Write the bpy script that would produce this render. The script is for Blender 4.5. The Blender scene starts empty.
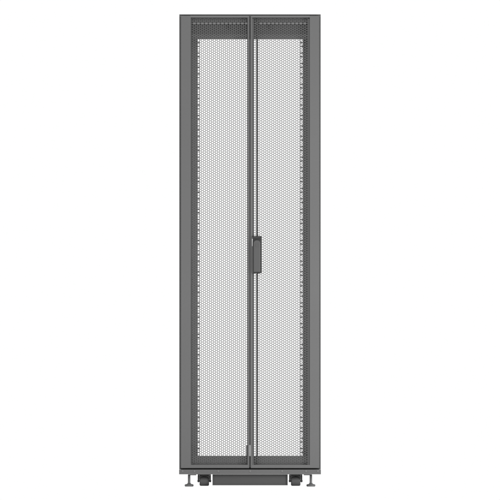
import bpy, bmesh, math
from mathutils import Matrix, Vector

S = 0.00427                     # metres per unit of the measured drawing
CX, FL = 250.0, 486.6           # drawing centre line and floor line
def X(u): return (u - CX) * S
def Z(v): return (FL - v) * S
sc = bpy.context.scene
col = sc.collection

# ------------------------------------------------------------ materials
def mat(name, base, rough=0.5, metal=0.0, spec=0.3, grain=0.04, bump=0.03, scale=900, emit=None):
    m = bpy.data.materials.new(name); m.use_nodes = True
    nt = m.node_tree; b = nt.nodes['Principled BSDF']
    b.inputs['Roughness'].default_value = rough
    b.inputs['Metallic'].default_value = metal
    b.inputs['Specular IOR Level'].default_value = spec
    tc = nt.nodes.new('ShaderNodeTexCoord')
    n = nt.nodes.new('ShaderNodeTexNoise'); n.inputs['Scale'].default_value = scale; n.inputs['Detail'].default_value = 3
    n2 = nt.nodes.new('ShaderNodeTexNoise'); n2.inputs['Scale'].default_value = 3.1; n2.inputs['Detail'].default_value = 4
    nt.links.new(tc.outputs['Object'], n.inputs['Vector']); nt.links.new(tc.outputs['Object'], n2.inputs['Vector'])
    r = nt.nodes.new('ShaderNodeMapRange')
    add = nt.nodes.new('ShaderNodeMath'); add.operation = 'ADD'
    nt.links.new(n.outputs['Fac'], add.inputs[0]); nt.links.new(n2.outputs['Fac'], add.inputs[1])
    r.inputs['From Min'].default_value = 0.6; r.inputs['From Max'].default_value = 1.4
    r.inputs['To Min'].default_value = 1 - grain; r.inputs['To Max'].default_value = 1 + grain
    nt.links.new(add.outputs[0], r.inputs['Value'])
    v = nt.nodes.new('ShaderNodeVectorMath'); v.operation = 'SCALE'
    v.inputs[0].default_value = base
    nt.links.new(r.outputs[0], v.inputs['Scale']); nt.links.new(v.outputs[0], b.inputs['Base Color'])
    bp = nt.nodes.new('ShaderNodeBump'); bp.inputs['Strength'].default_value = bump; bp.inputs['Distance'].default_value = 0.0004
    nt.links.new(n.outputs['Fac'], bp.inputs['Height']); nt.links.new(bp.outputs[0], b.inputs['Normal'])
    return m
g = lambda v, t=0.0: (v, v, v * (1 + t))
M = dict(
    door=mat('grey_powder_coat', g(.138), .55),
    perf=mat('perforated_steel_coat', g(.120), .55),
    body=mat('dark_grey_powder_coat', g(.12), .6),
    base=mat('grey_powder_coat_base', g(.135), .55),
    inner=mat('charcoal_steel', g(.28), .6),
    slot=mat('dark_gap_shade', g(.04), .7),  # near-black colour standing in for shade inside gaps
    roof=mat('dark_roof', g(.065), .7),  # darker than the doors, draws a dark line along the top
    rod=mat('dark_rod', g(.09), .5),
    beam=mat('grey_beam_coat', g(.18), .6),
    entry=mat('dark_beam_coat', g(.12), .6),
    catch=mat('zinc_catch', g(.26), .5),
    bolt=mat('dull_screw', g(.18), .5),
    kick=mat('charcoal_plinth', g(.085), .55),
    plastic=mat('black_plastic', g(.035), .45, grain=.08),
    plate=mat('dark_handle_plate', g(.042), .5, grain=.06),
    lever=mat('grey_handle', g(.095), .4, grain=.05),
    zinc_highlight=mat('zinc_highlight', g(.75), .4, grain=.1),  # pale matt colour, the hasp's highlight is painted in
    rubber=mat('castor_tread', g(.10), .5, grain=.1, scale=500),
    steel=mat('dull_foot_steel', g(.16), .45, metal=.2, grain=.1),
    floor=mat('white_floor', g(.85), .6, grain=.01, bump=0, scale=40),
)

# ------------------------------------------------------------ mesh helpers
def box(bm, x0, x1, y0, y1, z0, z1, bev=0.0, seg=2):
    x0, x1 = sorted((x0, x1)); y0, y1 = sorted((y0, y1)); z0, z1 = sorted((z0, z1))
    t = bmesh.new()
    bmesh.ops.create_cube(t, size=1, matrix=Matrix.Translation(((x0+x1)/2, (y0+y1)/2, (z0+z1)/2)) @ Matrix.Diagonal((x1-x0, y1-y0, z1-z0, 1)))
    if bev:
        bev = min(bev, .45 * min(x1-x0, y1-y0, z1-z0))
        bmesh.ops.bevel(t, geom=t.edges[:], offset=bev, segments=seg, profile=.5, affect='EDGES')
    me = bpy.data.meshes.new('t'); t.to_mesh(me); t.free(); bm.from_mesh(me); bpy.data.meshes.remove(me)
def lathe(bm, prof, c, axis='Z', n=40):
    """closed solid of revolution; prof = [(radius, height)] from one end to the other"""
    rings = []
    for r, h in prof:
        ring = []
        for k in range(n):
            a = 2*math.pi*k/n
            p = (r*math.cos(a), r*math.sin(a), h)
            if axis == 'X': p = (h, r*math.cos(a), r*math.sin(a))
            elif axis == 'Y': p = (r*math.cos(a), h, r*math.sin(a))
            ring.append(bm.verts.new(Vector(p) + Vector(c)))
        rings.append(ring)
    for a, b in zip(rings, rings[1:]):
        for k in range(n):
            bm.faces.new((a[k], a[(k+1) % n], b[(k+1) % n], b[k]))
    bm.faces.new(rings[0][::-1]); bm.faces.new(rings[-1])
def prism(bm, pts, y0, y1, bev=0.0):
    """outline in XZ extruded along Y"""
    t = bmesh.new()
    a = [t.verts.new((x, y0, z)) for x, z in pts]; b = [t.verts.new((x, y1, z)) for x, z in pts]
    n = len(pts)
    fa = t.faces.new(a); t.faces.new(b[::-1])
    for k in range(n): t.faces.new((a[k], b[k], b[(k+1) % n], a[(k+1) % n]))
    bmesh.ops.recalc_face_normals(t, faces=t.faces[:])
    if bev: bmesh.ops.bevel(t, geom=list(fa.edges), offset=bev, segments=2, profile=.5, affect='EDGES')
    me = bpy.data.meshes.new('t'); t.to_mesh(me); t.free(); bm.from_mesh(me); bpy.data.meshes.remove(me)
def obj(name, bm, m, parent=None, label=None, smooth=False):
    bmesh.ops.recalc_face_normals(bm, faces=bm.faces[:])
    me = bpy.data.meshes.new(name); bm.to_mesh(me); bm.free()
    me.materials.append(m)
    o = bpy.data.objects.new(name, me); col.objects.link(o)
    if parent: o.parent = parent
    if label: o['label'] = label
    if smooth:
        me.polygons.foreach_set('use_smooth', [True]*len(me.polygons))
        me.set_sharp_from_angle(angle=math.radians(40))
    return o
def part(name, m, parent, boxes, label=None, bev=.0008):
    bm = bmesh.new()
    for b in boxes: box(bm, *b, bev)
    return obj(name, bm, M[m], parent, label)

# depths (camera looks along +Y)
YD0, YD1 = -0.600, -0.578       # door leaf
YM0, YM1 = -0.5955, -0.5940     # perforated sheet, just behind the door face
YB0, YB1 = -0.574, 0.574        # cabinet body

rack = bpy.data.objects.new('server_rack', None); col.objects.link(rack)
rack['label'] = 'tall dark grey server rack with two perforated doors, standing on castors and levelling feet'
rack['category'] = 'server rack'

# ------------------------------------------------------------ cabinet body
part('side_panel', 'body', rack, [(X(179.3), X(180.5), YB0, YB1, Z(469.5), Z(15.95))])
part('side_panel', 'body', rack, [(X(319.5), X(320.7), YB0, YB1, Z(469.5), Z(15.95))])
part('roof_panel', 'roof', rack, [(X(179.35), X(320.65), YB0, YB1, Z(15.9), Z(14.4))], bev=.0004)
for x0, x1 in ((180.52, 190.6), (309.4, 319.48)):
    for y0, y1 in ((YB0+.001, YB0+.045), (YB1-.045, YB1-.001)):
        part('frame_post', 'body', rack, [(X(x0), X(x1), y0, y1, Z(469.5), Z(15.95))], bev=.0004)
# top beams with a narrow slot between, lower beams, at rear and front of the cabinet
for k, (y0, y1) in enumerate(((YB0+.002, YB0+.03), (YB1-.03, YB1-.002))):
    part('top_beam', 'base', rack, [(X(190.6), X(309.4), y0, y1, Z(23.36), Z(16.0))])
    part('cable_entry_panel', 'entry', rack, [(X(190.6), X(309.4), y0+.018, y1-.002, Z(34.95), Z(23.58))])
    part('lower_top_beam', 'beam', rack, [(X(190.6), X(309.4), y0+.018, y1-.002, Z(39.3), Z(35.75))])
    part('gap_shade_strip', 'slot', rack, [(X(190.6), X(309.4), y0+.022, y1-.004, Z(35.70), Z(35.0))])  # added dark strip paints the shade of this recess
    part('bottom_beam', 'beam', rack, [(X(190.6), X(309.4), y0, y1, Z(470.6), Z(455.8))])
for x in (229.4, 270.8):
    part('beam_bracket', 'base', rack, [(X(x-.35), X(x+.35), YB0+.004, YB0+.019, Z(30.2), Z(24.4))])

# mounting rails with a repeating row of holes
def rail_mesh(xa, xb, ha, hb, z0, z1, y, t=.002, hz=.0092):
    bm = bmesh.new()
    edges = [z0]
    for k in range(21, -23, -1):                      # one slot and one square hole per rack unit
        for c, h in ((247.50, 2.75), (242.30, 1.30)):
            lo, hi = Z(c + 10.41*k + h), Z(c + 10.41*k - h)
            lo, hi = max(lo, z0 + .001), min(hi, z1 - .001)
            if hi > lo + .003: edges += [lo, hi]
    edges += [z1]
    xs = [xa, ha, hb, xb]
    V = {}
    def v(i, j, s):
        if (i, j, s) not in V: V[(i, j, s)] = bm.verts.new((xs[i], y + s*t, edges[j]))
        return V[(i, j, s)]
    solid = lambda i, j: 0 <= i < 3 and 0 <= j < len(edges)-1 and not (i == 1 and j % 2 == 1)
    for j in range(len(edges)-1):
        for i in range(3):
            if not solid(i, j): continue
            bm.faces.new((v(i, j, 0), v(i+1, j, 0), v(i+1, j+1, 0), v(i, j+1, 0)))
            bm.faces.new((v(i, j, 1), v(i, j+1, 1), v(i+1, j+1, 1), v(i+1, j, 1)))
            if not solid(i-1, j): bm.faces.new((v(i, j, 0), v(i, j+1, 0), v(i, j+1, 1), v(i, j, 1)))
            if not solid(i+1, j): bm.faces.new((v(i+1, j, 0), v(i+1, j, 1), v(i+1, j+1, 1), v(i+1, j+1, 0)))
            if not solid(i, j-1): bm.faces.new((v(i, j, 0), v(i, j, 1), v(i+1, j, 1), v(i+1, j, 0)))
            if not solid(i, j+1): bm.faces.new((v(i, j+1, 0), v(i+1, j+1, 0), v(i+1, j+1, 1), v(i, j+1, 1)))
    return bm
for y in (-.46, .40):
    for m in (1, -1):
        f = lambda u: X(u) if m == 1 else X(2*CX - u)
        a = sorted((f(190.3), f(199.85))); h = sorted((f(197.8), f(199.4))) if m == 1 else sorted((f(197.3), f(199.4)))
        bm = rail_mesh(a[0], a[1], h[0], h[1], Z(455.9), Z(39.0), y)
        box(bm, f(190.9), f(191.4), y+.0025, y+.06, Z(455.9), Z(39.0), .0005)
        obj('mounting_rail', bm, M['inner'], rack)
# rail support beams along the depth, out of the line of sight behind the posts
for m in (1, -1):
    for v0 in (120, 250, 380):
        f = lambda u: X(u) if m == 1 else X(2*CX - u)
        part('depth_strut', 'inner', rack, [(f(184), f(190.2), -.52, .52, Z(v0+8), Z(v0))])
    # braces between the posts at the roof
part('depth_strut', 'inner', rack, [(X(182), X(190), -.52, .52, Z(22), Z(16.2))])
part('depth_strut', 'inner', rack, [(X(310.4), X(318.4), -.52, .52, Z(22), Z(16.2))])

# ------------------------------------------------------------ doors
DX, DP, OPEN = 2.0, 2.404, 0.787
def perf_sheet(u0, u1, v0, v1, ucen, uclip=None):
    """sheet with staggered six-sided holes; columns at ucen + k*DX"""
    bm = bmesh.new()
    k0 = math.ceil((u0 + DX*.667 - ucen)/DX); k1 = math.floor((u1 - DX*.667 - ucen)/DX)
    V = {}
    def vert(x, z, y):
        key = (round(x*1e6), round(z*1e6), y)
        if key not in V: V[key] = bm.verts.new((x, y, z))
        return V[key]
    top, bot = v0, v1
    n = int((v1 - v0) / DP)
    for k in range(k0, k1+1):
        off = DP/2 if k % 2 else 0
        rows = n - (1 if off else 0)
        for j in range(rows):
            cu = ucen + k*DX; cv = v0 + DP/2 + j*DP + off
            cell = [(2/3*DX, 0), (1/3*DX, DP/2), (-1/3*DX, DP/2), (-2/3*DX, 0), (-1/3*DX, -DP/2), (1/3*DX, -DP/2)]
            O = [(X(cu+a), Z(cv+b)) for a, b in cell]
            I = [(X(cu+a*OPEN), Z(cv+b*OPEN)) for a, b in cell]
            for i in range(6):
                j2 = (i+1) % 6
                of = [vert(*O[i], YM0), vert(*O[j2], YM0), vert(*I[j2], YM0), vert(*I[i], YM0)]
                ob = [vert(*O[i], YM1), vert(*O[j2], YM1), vert(*I[j2], YM1), vert(*I[i], YM1)]
                bm.faces.new(of); bm.faces.new(ob[::-1])
                bm.faces.new((of[3], of[2], ob[2], ob[3]))
    # solid margins are part of the same sheet: strips just behind the frame lips
    e = .35
    xa = ucen + k0*DX - DX*.667 + e*1.6; xb = ucen + k1*DX + DX*.667 - e*1.6
    for b in ((u0, xa, v0, v1), (xb, u1, v0, v1)):
        if b[1] > b[0]: box(bm, X(b[0]), X(b[1]), YM1+.0001, YM1+.0012, Z(b[2]), Z(b[3]))
    return bm
def door(x0, x1, ix0, ix1, ucen, label):
    """x0..x1 outer size, ix0..ix1 opening"""
    bm = bmesh.new()
    t, b, it, ib = 16.0, 468.1, 17.6, 464.8
    ring = lambda a, c, d, e, y: [bm.verts.new((X(u), y, Z(v))) for u, v in ((a, d), (c, d), (c, e), (a, e))]
    of, nf = ring(x0, x1, t, b, YD0), ring(ix0, ix1, it, ib, YD0)
    ob, nb = ring(x0, x1, t, b, YD1), ring(ix0, ix1, it, ib, YD1)
    for i in range(4):
        j = (i+1) % 4
        bm.faces.new((of[i], of[j], nf[j], nf[i])); bm.faces.new((ob[i], nb[i], nb[j], ob[j]))
        bm.faces.new((of[i], ob[i], ob[j], of[j])); bm.faces.new((nf[i], nf[j], nb[j], nb[i]))
    bmesh.ops.recalc_face_normals(bm, faces=bm.faces[:])
    fe = [e for e in bm.edges if (all(q in of for q in e.verts) or all(q in nf for q in e.verts))]
    fe += [e for e in bm.edges if {e.verts[0] in of, e.verts[1] in of} == {True, False} and (e.verts[0] in ob or e.verts[1] in ob)]
    bmesh.ops.bevel(bm, geom=fe, offset=.0015, segments=3, profile=.5, affect='EDGES')
    d = obj('perforated_door', bm, M['door'], rack, label, smooth=False)
    obj('perforated_sheet', perf_sheet(ix0-.1, ix1+.1, 18.26+.4, ib+.2, ucen), M['perf'], d)
    return d
dl = door(180.95, 249.15, 190.8, 247.7, 200.4, 'left door, plain, without a handle')
dr = door(250.75, 319.05, 252.3, 309.7, 254.8, 'right door, carrying the handle')
part('stiffener', 'inner', dl, [(X(247.3), X(248.3), YM1+.002, YD1+.0, Z(467), Z(17))])
part('stiffener', 'body', dr, [(X(252.35), X(253.75), YM1+.003, YD1, Z(467), Z(17))])
part('catch_bracket', 'entry', dl, [(X(246.2), X(247.25), YM1+.002, YD1, Z(456), Z(445.2))])
part('overlap_strip', 'body', dr, [(X(249.2), X(250.7), YD0+.008, YD0+.010, Z(467.5), Z(17))])
part('bottom_catch', 'catch', dr, [(X(249.2), X(250.7), YD0+.0006, YD0+.0075, Z(456.2), Z(445))])
# inner edge flanges against the perforated field (the stiles are folded sheet)
part('folded_edge', 'door', dr, [(X(307.4), X(307.9), YM1+.0015, YD1, Z(464.6), Z(17.8))])
# locking rod behind the right sheet
bm = bmesh.new()
lathe(bm, [(.0038, Z(464)), (.0038, Z(18.5))], (X(257.25), YM1+.009, 0), n=16)
rod = obj('lock_rod', bm, M['rod'], dr, smooth=True)
for v0 in (60, 150, 228, 290, 380, 440):
    part('rod_guide', 'plastic', dr, [(X(256.5), X(258.0), YM1+.003, YM1+.013, Z(v0+2.2), Z(v0))])
# hinges on the outer stiles (between the door and the posts)
for d, u in ((dl, 181.6), (dr, 317.3)):
    for v0 in (50, 240, 430):
        bm = bmesh.new()
        lathe(bm, [(.0018, Z(v0+10)), (.0018, Z(v0))], (X(u+.55), YD1+.0019, 0), n=16)
        obj('hinge', bm, M['body'], d, smooth=True)

# swing handle
HB0 = YD0 - .010
bm = bmesh.new()
box(bm, X(253.35), X(261.6), HB0, YM0-.0005, Z(273.3), Z(236.0), .0022, 3)
obj('handle_plate', bm, M['plate'], dr, smooth=True)
pts = []
cx, r = 256.9, 3.25
for k in range(17):
    a = math.pi*k/16
    pts.append((X(cx + r*math.cos(a)), Z(243.0 - r*.85*math.sin(a))))
pts += [(X(cx - r), Z(272.0)), (X(cx + r), Z(272.0))]
bm = bmesh.new(); prism(bm, pts, HB0-.009, HB0-.0006, .0018)
obj('handle_lever', bm, M['lever'], dr, 'grey lever with rounded upper end')
bm = bmesh.new(); box(bm, X(253.5), X(261.4), HB0-.0045, HB0-.0004, Z(238.6), Z(236.3), .001)
obj('handle_cap', bm, M['plate'], dr)
bm = bmesh.new(); lathe(bm, [(.0062, -.0012), (.0062, 0), (.0058, .0005)], (X(256.9), HB0-.009, Z(245.4)), 'Y', 28)
obj('lock_cylinder', bm, M['lever'], dr, smooth=True)
part('handle_trim', 'door', dr, [(X(251.6), X(253.3), YD0-.004, YD0-.0006, Z(273.0), Z(237.0))])
part('hasp', 'zinc_highlight', dr, [(X(252.0), X(252.7), YD0-.0062, YD0-.0042, Z(246.2), Z(238.8))])  # highlight comes from the pale base colour

# ------------------------------------------------------------ base
bm = bmesh.new()
box(bm, X(179.1), X(320.9), YD0, YD0+.022, Z(474.3), Z(469.6), .0010)
box(bm, X(184.6), X(315.4), YD0+.0225, YD0+.085, Z(474.3), Z(471.5), .0006)
br = obj('base_rail', bm, M['base'], rack)
bm = bmesh.new(); box(bm, X(179.1), X(320.9), .578, .600, Z(474.3), Z(469.6), .0010)
box(bm, X(184.6), X(315.4), .515, .5775, Z(474.3), Z(471.5), .0006)
obj('base_rail', bm, M['base'], rack)
for x0, x1 in ((179.1, 184.5), (315.5, 320.9)):
    part('base_side_rail', 'base', rack, [(X(x0), X(x1), YD0+.0225, .5775, Z(474.3), Z(469.6))])
part('gap_shade_strip', 'slot', rack, [(X(180.7), X(319.3), YD1+.0008, YB0-.0008, Z(470.2), Z(467.6))])  # added dark strip, paints shade into the gap below the doors
part('base_pan', 'body', rack, [(X(184.6), X(315.4), YD0+.0225, .5775, Z(471.4), Z(470.9))])
for x in (182.6, 194.4, 218.3, 250.2, 282.1, 306.0, 317.8):
    bm = bmesh.new()
    lathe(bm, [(.0046, 0), (.0046, -.0007), (.0036, -.0016)], (X(x), YD0-.0001, Z(471.2)), 'Y', 20)
    obj('screw', bm, M['bolt'], br, smooth=True)
# central plinth panel, front and rear lips folded
bm = bmesh.new()
box(bm, X(213.2), X(287.0), -.582, -.580, Z(484.6), Z(474.4), 0)
box(bm, X(212.5), X(213.2), -.588, -.560, Z(485.3), Z(474.4), .0006)
box(bm, X(287.0), X(287.7), -.588, -.560, Z(485.3), Z(474.4), .0006)
box(bm, X(213.2), X(287.0), -.586, -.560, Z(485.3), Z(484.6), .0006)
obj('plinth_panel', bm, M['kick'], rack)
bm = bmesh.new(); box(bm, X(213.5), X(286.7), .560, .562, Z(485.2), Z(474.4), .0004)
obj('plinth_panel', bm, M['kick'], rack)

def caster(u, y):
    bm = bmesh.new()
    box(bm, X(u-6.6), X(u-5.0), y-.020, y+.022, Z(482.3), Z(475.2), .002)
    box(bm, X(u+5.0), X(u+6.6), y-.020, y+.022, Z(482.3), Z(475.2), .002)
    box(bm, X(u-6.6), X(u+6.6), y-.016, y+.026, Z(475.2), Z(474.35), .001)
    box(bm, X(u-4.95), X(u+4.95), y+.006, y+.012, Z(480), Z(475.2), .001)
    arch = [(X(u-4.97), Z(475.22)), (X(u-4.97), Z(479.3))]
    for k in range(13):
        a = math.pi*(1 - k/12)
        arch.append((X(u + 4.5*math.cos(a)), Z(479.2 - 3.0*math.sin(a)**.7)))
    arch += [(X(u+4.97), Z(479.3)), (X(u+4.97), Z(475.22))]
    prism(bm, arch, y-.0275, y-.0255)
    f = obj('caster', bm, M['plastic'], rack)
    R = 4.9*S; zc = Z(485.85) + R; w = 4.75*S
    prof = [(.010, -w)] + [(R*(.70+.30*math.sin(math.radians(t))**.8), -w*(1-.30*(1-math.cos(math.radians(t))))) for t in range(0, 91, 15)]
    prof += [(r, -h) for r, h in prof[::-1]]
    bm = bmesh.new(); lathe(bm, prof, (X(u), y-.004, zc), 'X', 48)
    obj('wheel', bm, M['rubber'], f, smooth=True)
    bm = bmesh.new(); lathe(bm, [(.0035, -6.9*S), (.0035, 6.9*S)], (X(u), y-.004, zc), 'X', 16)
    obj('axle', bm, M['steel'], f, smooth=True)
def foot(u, y, m):
    bm = bmesh.new()
    prof = [(.0165, 0), (.0185, .0022), (.0192, .0050), (.0188, .0078), (.0160, .0098), (.0088, .0113), (.0066, .0140), (.0053, .0175), (.0053, (FL-474.8)*S)]
    lathe(bm, prof, (X(u), y, .0002), 'Z', 40)
    f = obj('levelling_foot', bm, M['steel'], rack, smooth=True)
    a, b = sorted((u - 1.0*m, u + 7.2*m))
    bm = bmesh.new(); box(bm, X(a), X(b), y-.018, y+.018, Z(475.2), Z(474.4), .0006)
    obj('mounting_plate', bm, M['plastic'], f)
for y in (-.545, .545):
    caster(204.3, y); caster(2*CX - 204.3, y)
    foot(189.1, y-.02 if y < 0 else y+.02, 1); foot(2*CX - 189.1, y-.02 if y < 0 else y+.02, -1)

# ------------------------------------------------------------ floor
bm = bmesh.new()
bmesh.ops.create_grid(bm, x_segments=1, y_segments=1, size=15)
fl = obj('floor', bm, M['floor']); fl['kind'] = 'structure'

# ------------------------------------------------------------ light
w = bpy.data.worlds.new('World'); sc.world = w; w.use_nodes = True
bg = w.node_tree.nodes['Background']
bg.inputs['Color'].default_value = (1, 1, 1, 1); bg.inputs['Strength'].default_value = 1.0
def area(name, loc, tgt, sx, sy, power):
    l = bpy.data.lights.new(name, 'AREA'); l.shape = 'RECTANGLE'; l.size = sx; l.size_y = sy; l.energy = power
    o = bpy.data.objects.new(name, l); col.objects.link(o); o.location = loc
    o.rotation_euler = (Vector(tgt) - Vector(loc)).to_track_quat('-Z', 'Y').to_euler()
area('softbox', (1.75, -2.0, .95), (.2, -.6, .95), .5, .9, 26)

cam = bpy.data.cameras.new('camera'); co = bpy.data.objects.new('camera', cam); col.objects.link(co)
cam.type = 'ORTHO'; cam.ortho_scale = 500*S
co.location = (X(250.0), -6, Z(250)); co.rotation_euler = (math.radians(90), 0, 0)
cam.clip_start = .1; cam.clip_end = 60
sc.camera = co
sc.view_settings.view_transform = 'Standard'; sc.view_settings.look = 'None'
sc.view_settings.exposure = 0; sc.view_settings.gamma = 1
sc.cycles.max_bounces = 8; sc.cycles.diffuse_bounces = 5
